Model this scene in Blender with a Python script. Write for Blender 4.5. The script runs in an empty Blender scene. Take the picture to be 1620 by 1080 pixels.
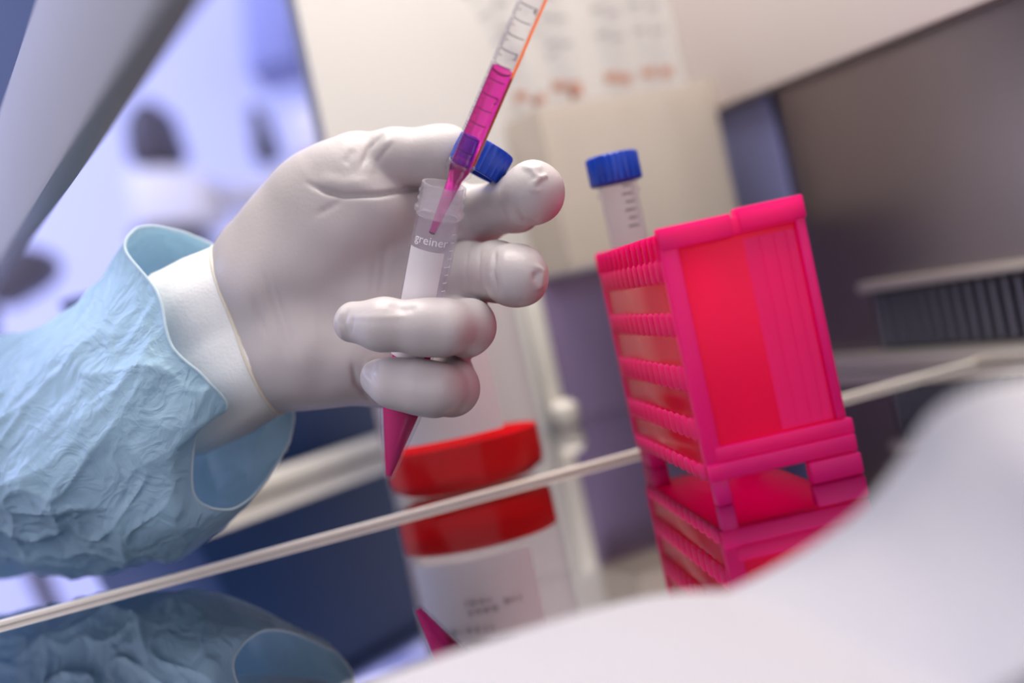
import bpy, bmesh, math, random
import numpy as np
from mathutils import Vector, Matrix, noise as mnoise

random.seed(4)
S = bpy.context.scene
COL = S.collection

# ------------------------------------------------------------------ camera
EYE = 0.0856
FPX = 2250.0
ROLL = math.radians(12.2)
PITCH = math.radians(1.77)
FWD = Vector((0, math.cos(PITCH), -math.sin(PITCH)))
R0 = Vector((1, 0, 0))
U0 = Vector((0, math.sin(PITCH), math.cos(PITCH)))
CX = R0 * math.cos(ROLL) - U0 * math.sin(ROLL)
CY = R0 * math.sin(ROLL) + U0 * math.cos(ROLL)
CLOC = Vector((0, 0, EYE))
CM = Matrix(((CX.x, CY.x, -FWD.x, CLOC.x), (CX.y, CY.y, -FWD.y, CLOC.y),
             (CX.z, CY.z, -FWD.z, CLOC.z), (0, 0, 0, 1)))
cd = bpy.data.cameras.new('camera')
cd.sensor_width = 36.0
cd.lens = 50.0
cd.clip_start = 0.02
cd.clip_end = 50
cd.dof.use_dof = True
cd.dof.focus_distance = 0.535
cd.dof.aperture_fstop = 3.4
cam = bpy.data.objects.new('camera', cd)
COL.objects.link(cam)
cam.matrix_world = CM
S.camera = cam


def P(px, py, d):
    """photo measurement + distance -> point of the place (metres)"""
    return CLOC + d * ((px - 810) / FPX * CX - (py - 540) / FPX * CY + FWD)


def G(px, py, z=0.0):
    v = (px - 810) / FPX * CX - (py - 540) / FPX * CY + FWD
    return CLOC + v * ((z - EYE) / v.z)


# cabinet axes: DP runs along the rear wall (away from the camera), WD across the cabinet
BETA = math.atan(0.42)
DP = Vector((-math.sin(BETA), math.cos(BETA), 0))
WD = Vector((math.cos(BETA), math.sin(BETA), 0))
CORNER = Vector((0.164, 0.956, 0))

# ------------------------------------------------------------------ world, lights, exposure
w = bpy.data.worlds.new('world')
S.world = w
w.use_nodes = True
w.node_tree.nodes['Background'].inputs[0].default_value = (0.82, 0.78, 0.86, 1)
w.node_tree.nodes['Background'].inputs[1].default_value = 0.68


def area(name, loc, target, sx, sy, power, col):
    ld = bpy.data.lights.new(name, 'AREA')
    ld.shape = 'RECTANGLE'
    ld.size, ld.size_y = sx, sy
    ld.energy = power
    ld.color = col
    o = bpy.data.objects.new(name, ld)
    COL.objects.link(o)
    o.location = loc
    o.rotation_euler = (Vector(target) - Vector(loc)).to_track_quat('-Z', 'Y').to_euler()
    return o


# fluorescent lamp under the cabinet ceiling
area('cabinet_lamp', (0.06, 0.58, 0.66), (0.06, 0.56, 0.0), 0.36, 0.60, 2.7, (1.0, 0.95, 0.88))
# bluish daylight in the room beyond the cabinet front
area('room_daylight', (-1.9, 1.3, 1.5), (-0.75, 2.75, 0.5), 1.2, 1.2, 27.0, (0.44, 0.52, 1.0))

vs = S.view_settings
vs.view_transform = 'Standard'
vs.look = 'None'
vs.gamma = 1.0
vs.use_curve_mapping = False
vs.exposure = 1.38
S.cycles.use_denoising = True
S.cycles.max_bounces = 9
S.cycles.diffuse_bounces = 4
S.cycles.glossy_bounces = 4
S.cycles.transparent_max_bounces = 18
S.cycles.transmission_bounces = 7
S.cycles.caustics_refractive = False
S.cycles.caustics_reflective = False

# ------------------------------------------------------------------ materials
MATS = {}


def srgb(r, g, b):
    f = lambda c: ((c / 255 + 0.055) / 1.055) ** 2.4 if c > 10 else c / 255 / 12.92
    return (f(r), f(g), f(b), 1)


def pmat(name, col, rough=0.5, metal=0.0, bump=0.0, bscale=200.0, sss=0.0, trans=0.0, ior=1.45, var=0.0, vscale=30.0,
         spec=0.5, coat=0.0, sheen=0.0):
    m = bpy.data.materials.new(name)
    m.use_nodes = True
    nt = m.node_tree
    b = nt.nodes['Principled BSDF']
    b.inputs['Base Color'].default_value = col
    b.inputs['Roughness'].default_value = rough
    b.inputs['Metallic'].default_value = metal
    b.inputs['IOR'].default_value = ior
    b.inputs['Specular IOR Level'].default_value = spec
    b.inputs['Transmission Weight'].default_value = trans
    b.inputs['Coat Weight'].default_value = coat
    if sss:
        b.inputs['Subsurface Weight'].default_value = sss
        b.inputs['Subsurface Radius'].default_value = (1.0, 0.6, 0.5)
        b.inputs['Subsurface Scale'].default_value = 0.004
    tc = nt.nodes.new('ShaderNodeTexCoord')
    if var:
        n = nt.nodes.new('ShaderNodeTexNoise')
        n.inputs['Scale'].default_value = vscale
        n.inputs['Detail'].default_value = 4
        nt.links.new(tc.outputs['Object'], n.inputs['Vector'])
        mx = nt.nodes.new('ShaderNodeMix')
        mx.data_type = 'RGBA'
        mx.inputs['A'].default_value = tuple(c * (1 - var) for c in col[:3]) + (1,)
        mx.inputs['B'].default_value = tuple(min(1, c * (1 + var)) for c in col[:3]) + (1,)
        nt.links.new(n.outputs['Fac'], mx.inputs['Factor'])
        nt.links.new(mx.outputs['Result'], b.inputs['Base Color'])
    if bump:
        n2 = nt.nodes.new('ShaderNodeTexNoise')
        n2.inputs['Scale'].default_value = bscale
        n2.inputs['Detail'].default_value = 3
        nt.links.new(tc.outputs['Object'], n2.inputs['Vector'])
        bp = nt.nodes.new('ShaderNodeBump')
        bp.inputs['Strength'].default_value = bump
        bp.inputs['Distance'].default_value = 0.001
        nt.links.new(n2.outputs['Fac'], bp.inputs['Height'])
        nt.links.new(bp.outputs['Normal'], b.inputs['Normal'])
    MATS[name] = m
    return m


def thinmat(name, tint, haze_col, haze, gloss_rough=0.12, fres=1.45, translucent=0.5):
    """thin clear or milky plastic: transparent + haze (diffuse/translucent) + Fresnel gloss"""
    m = bpy.data.materials.new(name)
    m.use_nodes = True
    nt = m.node_tree
    nt.nodes.clear()
    out = nt.nodes.new('ShaderNodeOutputMaterial')
    tr = nt.nodes.new('ShaderNodeBsdfTransparent')
    tr.inputs[0].default_value = tint
    df = nt.nodes.new('ShaderNodeBsdfDiffuse')
    df.inputs[0].default_value = haze_col
    tl = nt.nodes.new('ShaderNodeBsdfTranslucent')
    tl.inputs[0].default_value = haze_col
    m1 = nt.nodes.new('ShaderNodeMixShader')
    m1.inputs[0].default_value = translucent
    nt.links.new(df.outputs[0], m1.inputs[1])
    nt.links.new(tl.outputs[0], m1.inputs[2])
    m2 = nt.nodes.new('ShaderNodeMixShader')
    m2.inputs[0].default_value = haze
    nt.links.new(tr.outputs[0], m2.inputs[1])
    nt.links.new(m1.outputs[0], m2.inputs[2])
    gl = nt.nodes.new('ShaderNodeBsdfGlossy')
    gl.inputs['Roughness'].default_value = gloss_rough
    lw = nt.nodes.new('ShaderNodeLayerWeight')
    lw.inputs['Blend'].default_value = 0.5
    pw = nt.nodes.new('ShaderNodeMath')
    pw.operation = 'POWER'
    pw.inputs[1].default_value = 3.5
    nt.links.new(lw.outputs['Facing'], pw.inputs[0])
    fr = nt.nodes.new('ShaderNodeMath')
    fr.operation = 'MULTIPLY_ADD'
    fr.inputs[1].default_value = fres - 1.0
    fr.inputs[2].default_value = 0.008
    nt.links.new(pw.outputs[0], fr.inputs[0])
    m3 = nt.nodes.new('ShaderNodeMixShader')
    nt.links.new(fr.outputs[0], m3.inputs[0])
    nt.links.new(m2.outputs[0], m3.inputs[1])
    nt.links.new(gl.outputs[0], m3.inputs[2])
    nt.links.new(m3.outputs[0], out.inputs[0])
    MATS[name] = m
    return m


pmat('mirror_steel', (0.66, 0.65, 0.70, 1), 0.035, 1.0, bump=0.012, bscale=9)
pmat('satin_steel', (0.82, 0.78, 0.72, 1), 0.35, 1.0, bump=0.05, bscale=400)
pmat('brushed_steel', (0.25, 0.215, 0.235, 1), 0.30, 1.0, bump=0.03, bscale=300, var=0.12, vscale=6)
pmat('violet_steel', (0.20, 0.15, 0.25, 1), 0.38, 0.7, bump=0.03, bscale=300, var=0.1, vscale=8)
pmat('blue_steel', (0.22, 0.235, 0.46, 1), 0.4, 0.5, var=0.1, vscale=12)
pmat('panel_enamel', (0.86, 0.765, 0.73, 1), 0.4, var=0.03, vscale=5)
pmat('white_enamel', (0.64, 0.62, 0.60, 1), 0.4, var=0.03, vscale=5)
pmat('cream_seam', (0.78, 0.74, 0.67, 1), 0.35, var=0.04, vscale=40)
pmat('seam_metal', (0.92, 0.86, 0.77, 1), 0.42, 0.0, var=0.04, vscale=40)
pmat('dark_slot', (0.035, 0.035, 0.055, 1), 0.5)
pmat('slat_steel', (0.16, 0.16, 0.21, 1), 0.35, 0.8)
pmat('navy_plastic', (0.004, 0.022, 0.085, 1), 0.5, spec=0.2, var=0.1, vscale=20)
pmat('sash_grey', (0.20, 0.20, 0.21, 1), 0.5, var=0.06, vscale=8)
pmat('room_wall', (0.40, 0.42, 0.62, 1), 0.8, var=0.05, vscale=3)
pmat('cupboard_blue', (0.17, 0.19, 0.42, 1), 0.5, var=0.05)
pmat('room_dark', (0.035, 0.03, 0.05, 1), 0.5, var=0.1)
pmat('room_white', (0.47, 0.46, 0.52, 1), 0.5, var=0.04)
pmat('glove', (0.51, 0.465, 0.47, 1), 0.42, bump=0.10, bscale=650, var=0.03, vscale=60)
pmat('glove_rim', (0.74, 0.68, 0.56, 1), 0.4, var=0.04)
pmat('knit_cuff', (0.86, 0.86, 0.85, 1), 0.8, bump=0.25, bscale=900)
pmat('blue_cap', (0.003, 0.045, 0.42, 1), 0.35, sss=0.0, var=0.05, vscale=80)
pmat('band_orange', (0.50, 0.27, 0.20, 1), 0.4)
pmat('print_grey', (0.30, 0.27, 0.29, 1), 0.6)
pmat('print_dark', (0.05, 0.03, 0.06, 1), 0.6)
pmat('print_white', (0.92, 0.90, 0.93, 1), 0.6)
pmat('label_white', (0.74, 0.69, 0.72, 1), 0.6, var=0.03, vscale=80)
pmat('paper_white', (0.37, 0.355, 0.365, 1), 0.65, var=0.03, vscale=12)
thinmat('clear_plastic', (0.985, 0.985, 0.99, 1), (0.85, 0.85, 0.9, 1), 0.012, 0.06, 1.45)
thinmat('milky_plastic', (0.95, 0.94, 0.97, 1), (0.90, 0.86, 0.94, 1), 0.055, 0.18, 1.35)
thinmat('milky_rim', (0.96, 0.95, 0.98, 1), (0.95, 0.92, 0.98, 1), 0.13, 0.15, 1.55)
thinmat('tinted_glass', (0.30, 0.38, 0.50, 1), (0.030, 0.060, 0.115, 1), 0.82, 0.1, 1.2)
thinmat('frosted_plastic', (0.95, 0.93, 0.90, 1), (0.88, 0.82, 0.76, 1), 0.5, 0.3, 1.4)
thinmat('bottle_plastic', (0.95, 0.92, 0.94, 1), (0.80, 0.72, 0.76, 1), 0.025, 0.1, 1.2)
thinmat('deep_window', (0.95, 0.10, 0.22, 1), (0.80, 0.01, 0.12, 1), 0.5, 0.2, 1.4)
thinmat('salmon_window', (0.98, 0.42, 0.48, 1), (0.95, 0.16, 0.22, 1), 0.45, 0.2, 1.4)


def liquidmat(name, tint, body, haze, ior):
    """coloured liquid: tinted refraction with a little cloudy body and a surface gloss"""
    m = bpy.data.materials.new(name)
    m.use_nodes = True
    nt = m.node_tree
    nt.nodes.clear()
    out = nt.nodes.new('ShaderNodeOutputMaterial')
    rf = nt.nodes.new('ShaderNodeBsdfRefraction')
    rf.inputs['Color'].default_value = tint
    rf.inputs['Roughness'].default_value = 0.0
    rf.inputs['IOR'].default_value = ior
    df = nt.nodes.new('ShaderNodeBsdfDiffuse')
    df.inputs[0].default_value = body
    tl = nt.nodes.new('ShaderNodeBsdfTranslucent')
    tl.inputs[0].default_value = body
    m1 = nt.nodes.new('ShaderNodeMixShader')
    m1.inputs[0].default_value = 0.15
    nt.links.new(df.outputs[0], m1.inputs[1])
    nt.links.new(tl.outputs[0], m1.inputs[2])
    m2 = nt.nodes.new('ShaderNodeMixShader')
    m2.inputs[0].default_value = haze
    nt.links.new(rf.outputs[0], m2.inputs[1])
    nt.links.new(m1.outputs[0], m2.inputs[2])
    gl = nt.nodes.new('ShaderNodeBsdfGlossy')
    gl.inputs['Roughness'].default_value = 0.08
    m3 = nt.nodes.new('ShaderNodeMixShader')
    m3.inputs[0].default_value = 0.006
    nt.links.new(m2.outputs[0], m3.inputs[1])
    nt.links.new(gl.outputs[0], m3.inputs[2])
    nt.links.new(m3.outputs[0], out.inputs[0])
    MATS[name] = m


liquidmat('pink_media', (1.0, 0.24, 0.76, 1), (1.0, 0.06, 0.40, 1), 0.12, 1.09)
liquidmat('tube_media', (1.0, 0.06, 0.42, 1), (1.0, 0.004, 0.30, 1), 0.62, 1.22)
liquidmat('red_media', (1.0, 0.02, 0.02, 1), (1.0, 0.002, 0.008, 1), 0.5, 1.05)


def pinkmat(name, col, tcol, tl=0.35):
    m = bpy.data.materials.new(name)
    m.use_nodes = True
    nt = m.node_tree
    b = nt.nodes['Principled BSDF']
    b.inputs['Base Color'].default_value = col
    b.inputs['Roughness'].default_value = 0.35
    out = nt.nodes['Material Output']
    t = nt.nodes.new('ShaderNodeBsdfTranslucent')
    t.inputs[0].default_value = tcol
    mx = nt.nodes.new('ShaderNodeMixShader')
    mx.inputs[0].default_value = tl
    nt.links.new(b.outputs[0], mx.inputs[1])
    nt.links.new(t.outputs[0], mx.inputs[2])
    nt.links.new(mx.outputs[0], out.inputs[0])
    MATS[name] = m


pinkmat('pink_plastic', (1.0, 0.014, 0.36, 1), (1.0, 0.013, 0.42, 1), 0.6)
pinkmat('pink_panel', (1.0, 0.010, 0.20, 1), (1.0, 0.010, 0.26, 1), 0.7)
pinkmat('pipette_orange', (0.95, 0.20, 0.05, 1), (0.98, 0.22, 0.06, 1), 0.5)
pinkmat('gown_blue', (0.42, 0.60, 0.72, 1), (0.55, 0.72, 0.82, 1), 0.45)
pinkmat('gown_hem', (0.60, 0.72, 0.78, 1), (0.62, 0.76, 0.84, 1), 0.4)
gn = MATS['gown_blue'].node_tree
_b = gn.nodes['Principled BSDF']
_b.inputs['Roughness'].default_value = 0.38
_tc = gn.nodes.new('ShaderNodeTexCoord')
_n = gn.nodes.new('ShaderNodeTexNoise')
_n.inputs['Scale'].default_value = 60
_n.inputs['Detail'].default_value = 6
_n.inputs['Distortion'].default_value = 1.2
gn.links.new(_tc.outputs['Object'], _n.inputs['Vector'])
_bp = gn.nodes.new('ShaderNodeBump')
_bp.inputs['Strength'].default_value = 0.7
_bp.inputs['Distance'].default_value = 0.005
_s1 = gn.nodes.new('ShaderNodeMath')
_s1.operation = 'SUBTRACT'
_s1.inputs[1].default_value = 0.5
_s2 = gn.nodes.new('ShaderNodeMath')
_s2.operation = 'ABSOLUTE'
_s3 = gn.nodes.new('ShaderNodeMath')
_s3.operation = 'MULTIPLY'
_s3.inputs[1].default_value = -1.0
gn.links.new(_n.outputs['Fac'], _s1.inputs[0])
gn.links.new(_s1.outputs[0], _s2.inputs[0])
gn.links.new(_s2.outputs[0], _s3.inputs[0])
gn.links.new(_s3.outputs[0], _bp.inputs['Height'])
gn.links.new(_bp.outputs['Normal'], _b.inputs['Normal'])

# ------------------------------------------------------------------ builders


def obj(name, mesh, mat, parent=None, smooth=True):
    o = bpy.data.objects.new(name, mesh)
    COL.objects.link(o)
    if mat and not mesh.materials:
        mesh.materials.append(MATS[mat])
    if smooth:
        mesh.polygons.foreach_set('use_smooth', [True] * len(mesh.polygons))
        try:
            mesh.set_sharp_from_angle(angle=math.radians(38))
        except Exception:
            pass
    if parent:
        o.parent = parent
        r = parent
        while r.parent:
            r = r.parent
        o.matrix_parent_inverse = Matrix.Translation(-r.location) if parent is r else Matrix()
    return o


def tag(o, label, cat, group=None):
    o['label'] = label
    o['category'] = cat
    if group:
        o['group'] = group
    return o


def struct(o, label=None):
    o['kind'] = 'structure'
    if label:
        o['label'] = label
    return o


def empty(name, loc):
    o = bpy.data.objects.new(name, None)
    COL.objects.link(o)
    o.location = loc
    o.empty_display_size = 0.02
    return o


def mesh_from(verts, faces, name='m'):
    me = bpy.data.meshes.new(name)
    me.from_pydata([tuple(v) for v in verts], [], faces)
    me.validate()
    me.update()
    return me


def basis(zdir, xhint=Vector((1, 0, 0))):
    z = zdir.normalized()
    x = xhint - z * xhint.dot(z)
    if x.length < 1e-5:
        x = Vector((0, 1, 0)) - z * z.y
    x.normalize()
    return x, z.cross(x), z


def lathe_vf(profile, org, zdir, seg=48, xhint=Vector((1, 0, 0)), closed=False, rmod=None):
    """profile: list of (r, h); closed joins last to first (solid ring wall)"""
    x, y, z = basis(zdir, xhint)
    V, F = [], []
    n = len(profile)
    for i, (r, h) in enumerate(profile):
        for k in range(seg):
            a = 2 * math.pi * k / seg
            rr = r if rmod is None else rmod(r, h, a)
            V.append(org + z * h + (x * math.cos(a) + y * math.sin(a)) * rr)
    m = n if closed else n - 1
    for i in range(m):
        j = (i + 1) % n
        for k in range(seg):
            k2 = (k + 1) % seg
            F.append((i * seg + k, i * seg + k2, j * seg + k2, j * seg + k))
    return V, F


def lathe(profile, org, zdir, seg=48, xhint=Vector((1, 0, 0)), closed=False, rmod=None):
    V, F = lathe_vf(profile, org, zdir, seg, xhint, closed, rmod)
    me = mesh_from(V, F)
    bm = bmesh.new()
    bm.from_mesh(me)
    bmesh.ops.remove_doubles(bm, verts=bm.verts, dist=1e-7)
    bmesh.ops.recalc_face_normals(bm, faces=bm.faces)
    bm.to_mesh(me)
    bm.free()
    return me


def boxes(specs, bevel=0.0, mat4=None, segs=2):
    """specs: list of (x0,x1,y0,y1,z0,z1); one mesh"""
    bm = bmesh.new()
    for (x0, x1, y0, y1, z0, z1) in specs:
        r = bmesh.ops.create_cube(bm, size=1.0)
        for v in r['verts']:
            v.co = Vector((x0 if v.co.x < 0 else x1, y0 if v.co.y < 0 else y1, z0 if v.co.z < 0 else z1))
    if bevel:
        bmesh.ops.bevel(bm, geom=bm.edges[:], offset=bevel, segments=segs, profile=0.5, affect='EDGES')
    if mat4:
        bm.transform(mat4)
    bmesh.ops.recalc_face_normals(bm, faces=bm.faces)
    me = bpy.data.meshes.new('m')
    bm.to_mesh(me)
    bm.free()
    return me


def prism(outline, up, bevel=0.0):
    """outline: list of Vectors (planar), extruded by vector up"""
    n = len(outline)
    V = [Vector(p) for p in outline] + [Vector(p) + up for p in outline]
    F = [tuple(range(n)), tuple(range(2 * n - 1, n - 1, -1))]
    for i in range(n):
        j = (i + 1) % n
        F.append((i, j, n + j, n + i))
    me = mesh_from(V, F)
    bm = bmesh.new()
    bm.from_mesh(me)
    bmesh.ops.recalc_face_normals(bm, faces=bm.faces)
    if bevel:
        bmesh.ops.bevel(bm, geom=bm.edges[:], offset=bevel, segments=2, profile=0.5, affect='EDGES')
    bm.to_mesh(me)
    bm.free()
    return me


def sweep(pts, radii, seg=12, closed=False, cap=True):
    n = len(pts)
    V, F = [], []
    for i, p in enumerate(pts):
        a = pts[(i - 1) % n] if closed or i > 0 else p
        b = pts[(i + 1) % n] if closed or i < n - 1 else p
        x, y, z = basis((b - a), Vector((0.31, 0.2, 0.93)))
        r = radii[i] if isinstance(radii, (list, tuple)) else radii
        for k in range(seg):
            t = 2 * math.pi * k / seg
            V.append(p + (x * math.cos(t) + y * math.sin(t)) * r)
    for i in range(n if closed else n - 1):
        j = (i + 1) % n
        for k in range(seg):
            k2 = (k + 1) % seg
            F.append((i * seg + k, i * seg + k2, j * seg + k2, j * seg + k))
    if cap and not closed:
        F.append(tuple(range(seg - 1, -1, -1)))
        F.append(tuple((n - 1) * seg + k for k in range(seg)))
    return mesh_from(V, F)


def crom(pts, t, closed=False):
    n = len(pts)
    if closed:
        i = int(math.floor(t)) % n
        f = t - math.floor(t)
        p = [pts[(i + k - 1) % n] for k in range(4)]
    else:
        t = min(max(t, 0), n - 1 - 1e-6)
        i = int(t)
        f = t - i
        p = [pts[min(max(i + k - 1, 0), n - 1)] for k in range(4)]
    return 0.5 * ((2 * p[1]) + (p[2] - p[0]) * f + (2 * p[0] - 5 * p[1] + 4 * p[2] - p[3]) * f * f +
                  (3 * p[1] - p[0] - 3 * p[2] + p[3]) * f * f * f)


def solidify(o, th, offset=0.0):
    m = o.modifiers.new('thickness', 'SOLIDIFY')
    m.thickness = th
    m.offset = offset
    return o


def text_mesh(txt, size, org, xdir, ydir, wrap=None, lift=0.0001):
    """flat lettering; wrap=(axis_point, axis_dir, radius) bends it round a cylinder"""
    cu = bpy.data.curves.new('t', 'FONT')
    cu.body = txt
    cu.size = size
    cu.align_x = 'CENTER'
    cu.resolution_u = 3
    to = bpy.data.objects.new('t', cu)
    COL.objects.link(to)
    bpy.context.view_layer.update()
    me = bpy.data.meshes.new_from_object(to.evaluated_get(bpy.context.evaluated_depsgraph_get()))
    bpy.data.objects.remove(to)
    n = xdir.cross(ydir).normalized()
    for v in me.vertices:
        x, y = v.co.x, v.co.y
        if wrap:
            ap, ad, r, front = wrap
            side = ad.cross(front).normalized()      # to the reader's right when ad points up and front at the reader
            a = x / r
            v.co = ap + ad * y + (front * math.cos(a) + side * math.sin(a)) * (r + lift)
        else:
            v.co = org + xdir * x + ydir * y + n * lift
    me.update()
    return me


# ================================================================== THE SETTING
# ---- worktop (polished steel) and its seam
def floor_poly(pts):
    return prism([Vector((p.x, p.y, -0.02)) for p in pts], Vector((0, 0, 0.02)))


seamA = G(0, 990)
seamB = G(1500, 587)
sdir = (seamB - seamA)
sdir.z = 0
sdir.normalize()
sn = Vector((-sdir.y, sdir.x, 0))
o0 = seamA - sdir * 0.35
near = [o0 - sn * 0.9, o0 + sdir * 1.35 - sn * 0.9, o0 + sdir * 1.35 - sn * 0.00215, o0 - sn * 0.00215]
far = [o0 + sn * 0.00215, o0 + sdir * 1.35 + sn * 0.00215, o0 + sdir * 1.35 + sn * 0.42, o0 + sn * 0.42]
fl = empty('floor', (0, 0.5, -0.02))
struct(fl, 'mirror-polished steel worktop')
obj('worktop_panel', floor_poly(near), 'mirror_steel', fl, smooth=False)
obj('worktop_panel', floor_poly(far), 'mirror_steel', fl, smooth=False)
t1 = obj('trim_1', prism([o0 - sn * 0.0021, o0 + sdir * 1.35 - sn * 0.0021, o0 + sdir * 1.35 + sn * 0.0021, o0 + sn * 0.0021], Vector((0, 0, 0.0022)), 0.0004), 'seam_metal')
struct(t1, 'pale strip sealing the joint across the worktop')


def cab(a, b, z):
    """cabinet coordinates: a along WD from the rear wall (negative = towards the front), b along DP from the far corner"""
    return CORNER + WD * a + DP * b + Vector((0, 0, z))


def cabbox(a0, a1, b0, b1, z0, z1, bevel=0.0):
    M = Matrix(((WD.x, DP.x, 0, CORNER.x), (WD.y, DP.y, 0, CORNER.y), (0, 0, 1, 0), (0, 0, 0, 1)))
    return boxes([(a0, a1, b0, b1, z0, z1)], bevel, M)


# ---- rear wall (right in the photo): steel, white upper panel, rail, vent band
wr = struct(obj('wall_right', cabbox(0.0, 0.03, -1.0, 0.0, -0.02, 0.70), 'brushed_steel'), 'brushed steel rear wall of the cabinet')
up = obj('upper_panel', cabbox(-0.016, -0.0005, -1.0, -0.0005, 0.176, 0.68, 0.002), 'panel_enamel', wr)
up['label'] = 'white upper panel'
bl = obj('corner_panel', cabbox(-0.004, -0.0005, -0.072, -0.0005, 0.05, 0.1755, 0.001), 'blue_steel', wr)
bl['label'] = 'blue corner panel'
t2 = struct(obj('trim_2', cabbox(-0.012, -0.0005, -1.0, -0.13, 0.0445, 0.0500, 0.0015), 'satin_steel'), 'narrow steel rail above the vent slots')
t3 = struct(obj('trim_3', cabbox(-0.020, -0.0005, -1.0, -0.01, 0.0, 0.0085, 0.002), 'satin_steel'), 'low steel ledge along the foot of the rear wall')
bk = obj('vent_backing', cabbox(-0.0024, -0.0006, -1.0, -0.13, 0.009, 0.044), 'dark_slot', wr)
slat = cabbox(-0.0065, -0.0026, -0.0018, 0.0018, 0.0115, 0.0415, 0.0006)
for k in range(76):
    s_ = bpy.data.objects.new('vent_slat', slat)
    if k == 0:
        slat.materials.append(MATS['slat_steel'])
    COL.objects.link(s_)
    s_.location = DP * (-0.14 - 0.0095 * k)
    s_.parent = wr

# ---- far side wall: white above, violet-grey steel below
wb = struct(obj('wall_back', cabbox(-0.268, -0.0005, 0.0, 0.02, 0.0925, 0.70), 'white_enamel'), 'white far side wall of the cabinet')
lp = obj('lower_panel', cabbox(-0.155, -0.0005, -0.006, 0.02, 0.0, 0.092, 0.001), 'violet_steel', wb)
lp['label'] = 'violet-grey steel lower panel'
lp2 = obj('lower_panel', cabbox(-0.268, -0.1675, 0.0, 0.02, 0.0, 0.092), 'white_enamel', wb)
ce = obj('edge_strip', cabbox(-0.167, -0.1555, -0.010, 0.006, 0.0, 0.0924, 0.003), 'cream_seam', wb)
kn = obj('edge_foot', lathe([(0, 0.0), (0.007, 0.0), (0.0085, 0.003), (0.0085, 0.012), (0.005, 0.016), (0, 0.017)], cab(-0.161, -0.0185, 0.0), Vector((0, 0, 1)), 24), 'cream_seam', wb)
# ---- cabinet ceiling
struct(obj('ceiling', cabbox(-0.52, 0.03, -1.05, 0.02, 0.7005, 0.72), 'white_enamel'), 'white ceiling of the cabinet')

# ---- low pale sill beyond the bottle, worktop end
s1, s2 = G(330, 815), G(640, 706)
sd = (s2 - s1)
sd.z = 0
sd.normalize()
sp = Vector((-sd.y, sd.x, 0))
sill = prism([s1 - sd * 0.03, s2 + sd * 0.02, s2 + sd * 0.02 + sp * 0.02, s1 - sd * 0.03 + sp * 0.02], Vector((0, 0, 0.0115)), 0.002)
struct(obj('trim_4', sill, 'cream_seam'), 'low cream sill at the end of the worktop')

# ---- front sash, upper left
D1 = 0.31
XA = 0.2835 * D1
ZS = EYE + 555 / FPX * D1
sash_dir = Vector((-0.4375, 1, 0)).normalized()
sash_out = Vector((-sash_dir.y, sash_dir.x, 0))
pA = Vector((XA - 0.4375 * 0.02, 0.02, ZS))
L = 1.35
sash = empty('window_1', pA)
struct(sash, 'grey front sash of the cabinet')
fr = prism([pA, pA + sash_dir * L, pA + sash_dir * L + sash_out * 0.012, pA + sash_out * 0.012], Vector((0, 0, 0.050)), 0.003)
obj('window_frame', fr, 'sash_grey', sash)
gl = prism([pA + Vector((0, 0, 0.0505)) + sash_out * 0.004, pA + sash_dir * L + Vector((0, 0, 0.0505)) + sash_out * 0.004,
            pA + sash_dir * L + Vector((0, 0, 0.0505)) + sash_out * 0.008, pA + Vector((0, 0, 0.0505)) + sash_out * 0.008], Vector((0, 0, 0.46)))
obj('pane', gl, 'tinted_glass', sash)

# ---- the room beyond the front opening
rw = prism([Vector((-2.6, 2.9, -0.9)), Vector((0.6, 2.9, -0.9)), Vector((0.6, 2.98, -0.9)), Vector((-2.6, 2.98, -0.9))], Vector((0, 0, 3.2)))
struct(obj('wall_far', rw, 'room_wall', smooth=False), 'pale wall of the room beyond')
rf = prism([Vector((-2.6, 0.9, -0.9)), Vector((0.6, 1.35, -0.9)), Vector((0.6, 2.9, -0.9)), Vector((-2.6, 2.9, -0.9))], Vector((0, 0, -0.05)))
struct(obj('floor_room', rf, 'room_white', smooth=False), 'floor of the room beyond')

# ================================================================== ROOM THINGS (far, out of focus)
def rounded(pxs, d, depth, bevel):
    return prism([P(x, y, d) for x, y in pxs], FWD * depth, bevel)


inst = empty('lab_instrument', P(260, 380, 2.3))
tag(inst, 'white bench instrument with a dark hood, beyond the cabinet front', 'instrument')
obj('hood', rounded([(192, 195), (205, 165), (238, 152), (258, 205), (268, 235), (240, 262), (200, 258)], 2.3, 0.16, 0.012), 'room_dark', inst)
obj('housing', rounded([(196, 265), (262, 262), (318, 272), (326, 345), (290, 352), (212, 358)], 2.3, 0.22, 0.012), 'room_white', inst)
obj('plinth', rounded([(205, 362), (296, 358), (318, 420), (215, 430)], 2.32, 0.2, 0.008), 'room_dark', inst)
sc = empty('wall_dispenser', P(410, 250, 2.5))
tag(sc, 'slim dark dispenser hanging on the pale room wall', 'dispenser')
obj('housing', rounded([(388, 168), (408, 160), (438, 240), (436, 255), (408, 260), (400, 245)], 2.5, 0.06, 0.01), 'room_dark', sc)
obj('bracket', rounded([(396, 180), (404, 178), (420, 235), (410, 238)], 2.49, 0.012, 0.002), 'slat_steel', sc)
sh = empty('bench_shelf', P(420, 300, 2.4))
tag(sh, 'white bench top with low equipment in the blurred room', 'bench')
obj('top', rounded([(338, 300), (560, 240), (560, 262), (343, 325)], 2.4, 0.3, 0.01), 'room_white', sh)
obj('box', rounded([(455, 170), (545, 150), (555, 232), (462, 258)], 2.42, 0.15, 0.015), 'room_white', sh)
cu_ = empty('wall_cupboard', P(450, 130, 2.6))
tag(cu_, 'blue-grey wall cupboard in the blurred room, beside the white cabinet wall', 'cupboard')
obj('carcass', rounded([(372, -90), (560, -130), (590, 60), (392, 118)], 2.6, 0.2, 0.008), 'cupboard_blue', cu_)
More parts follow.
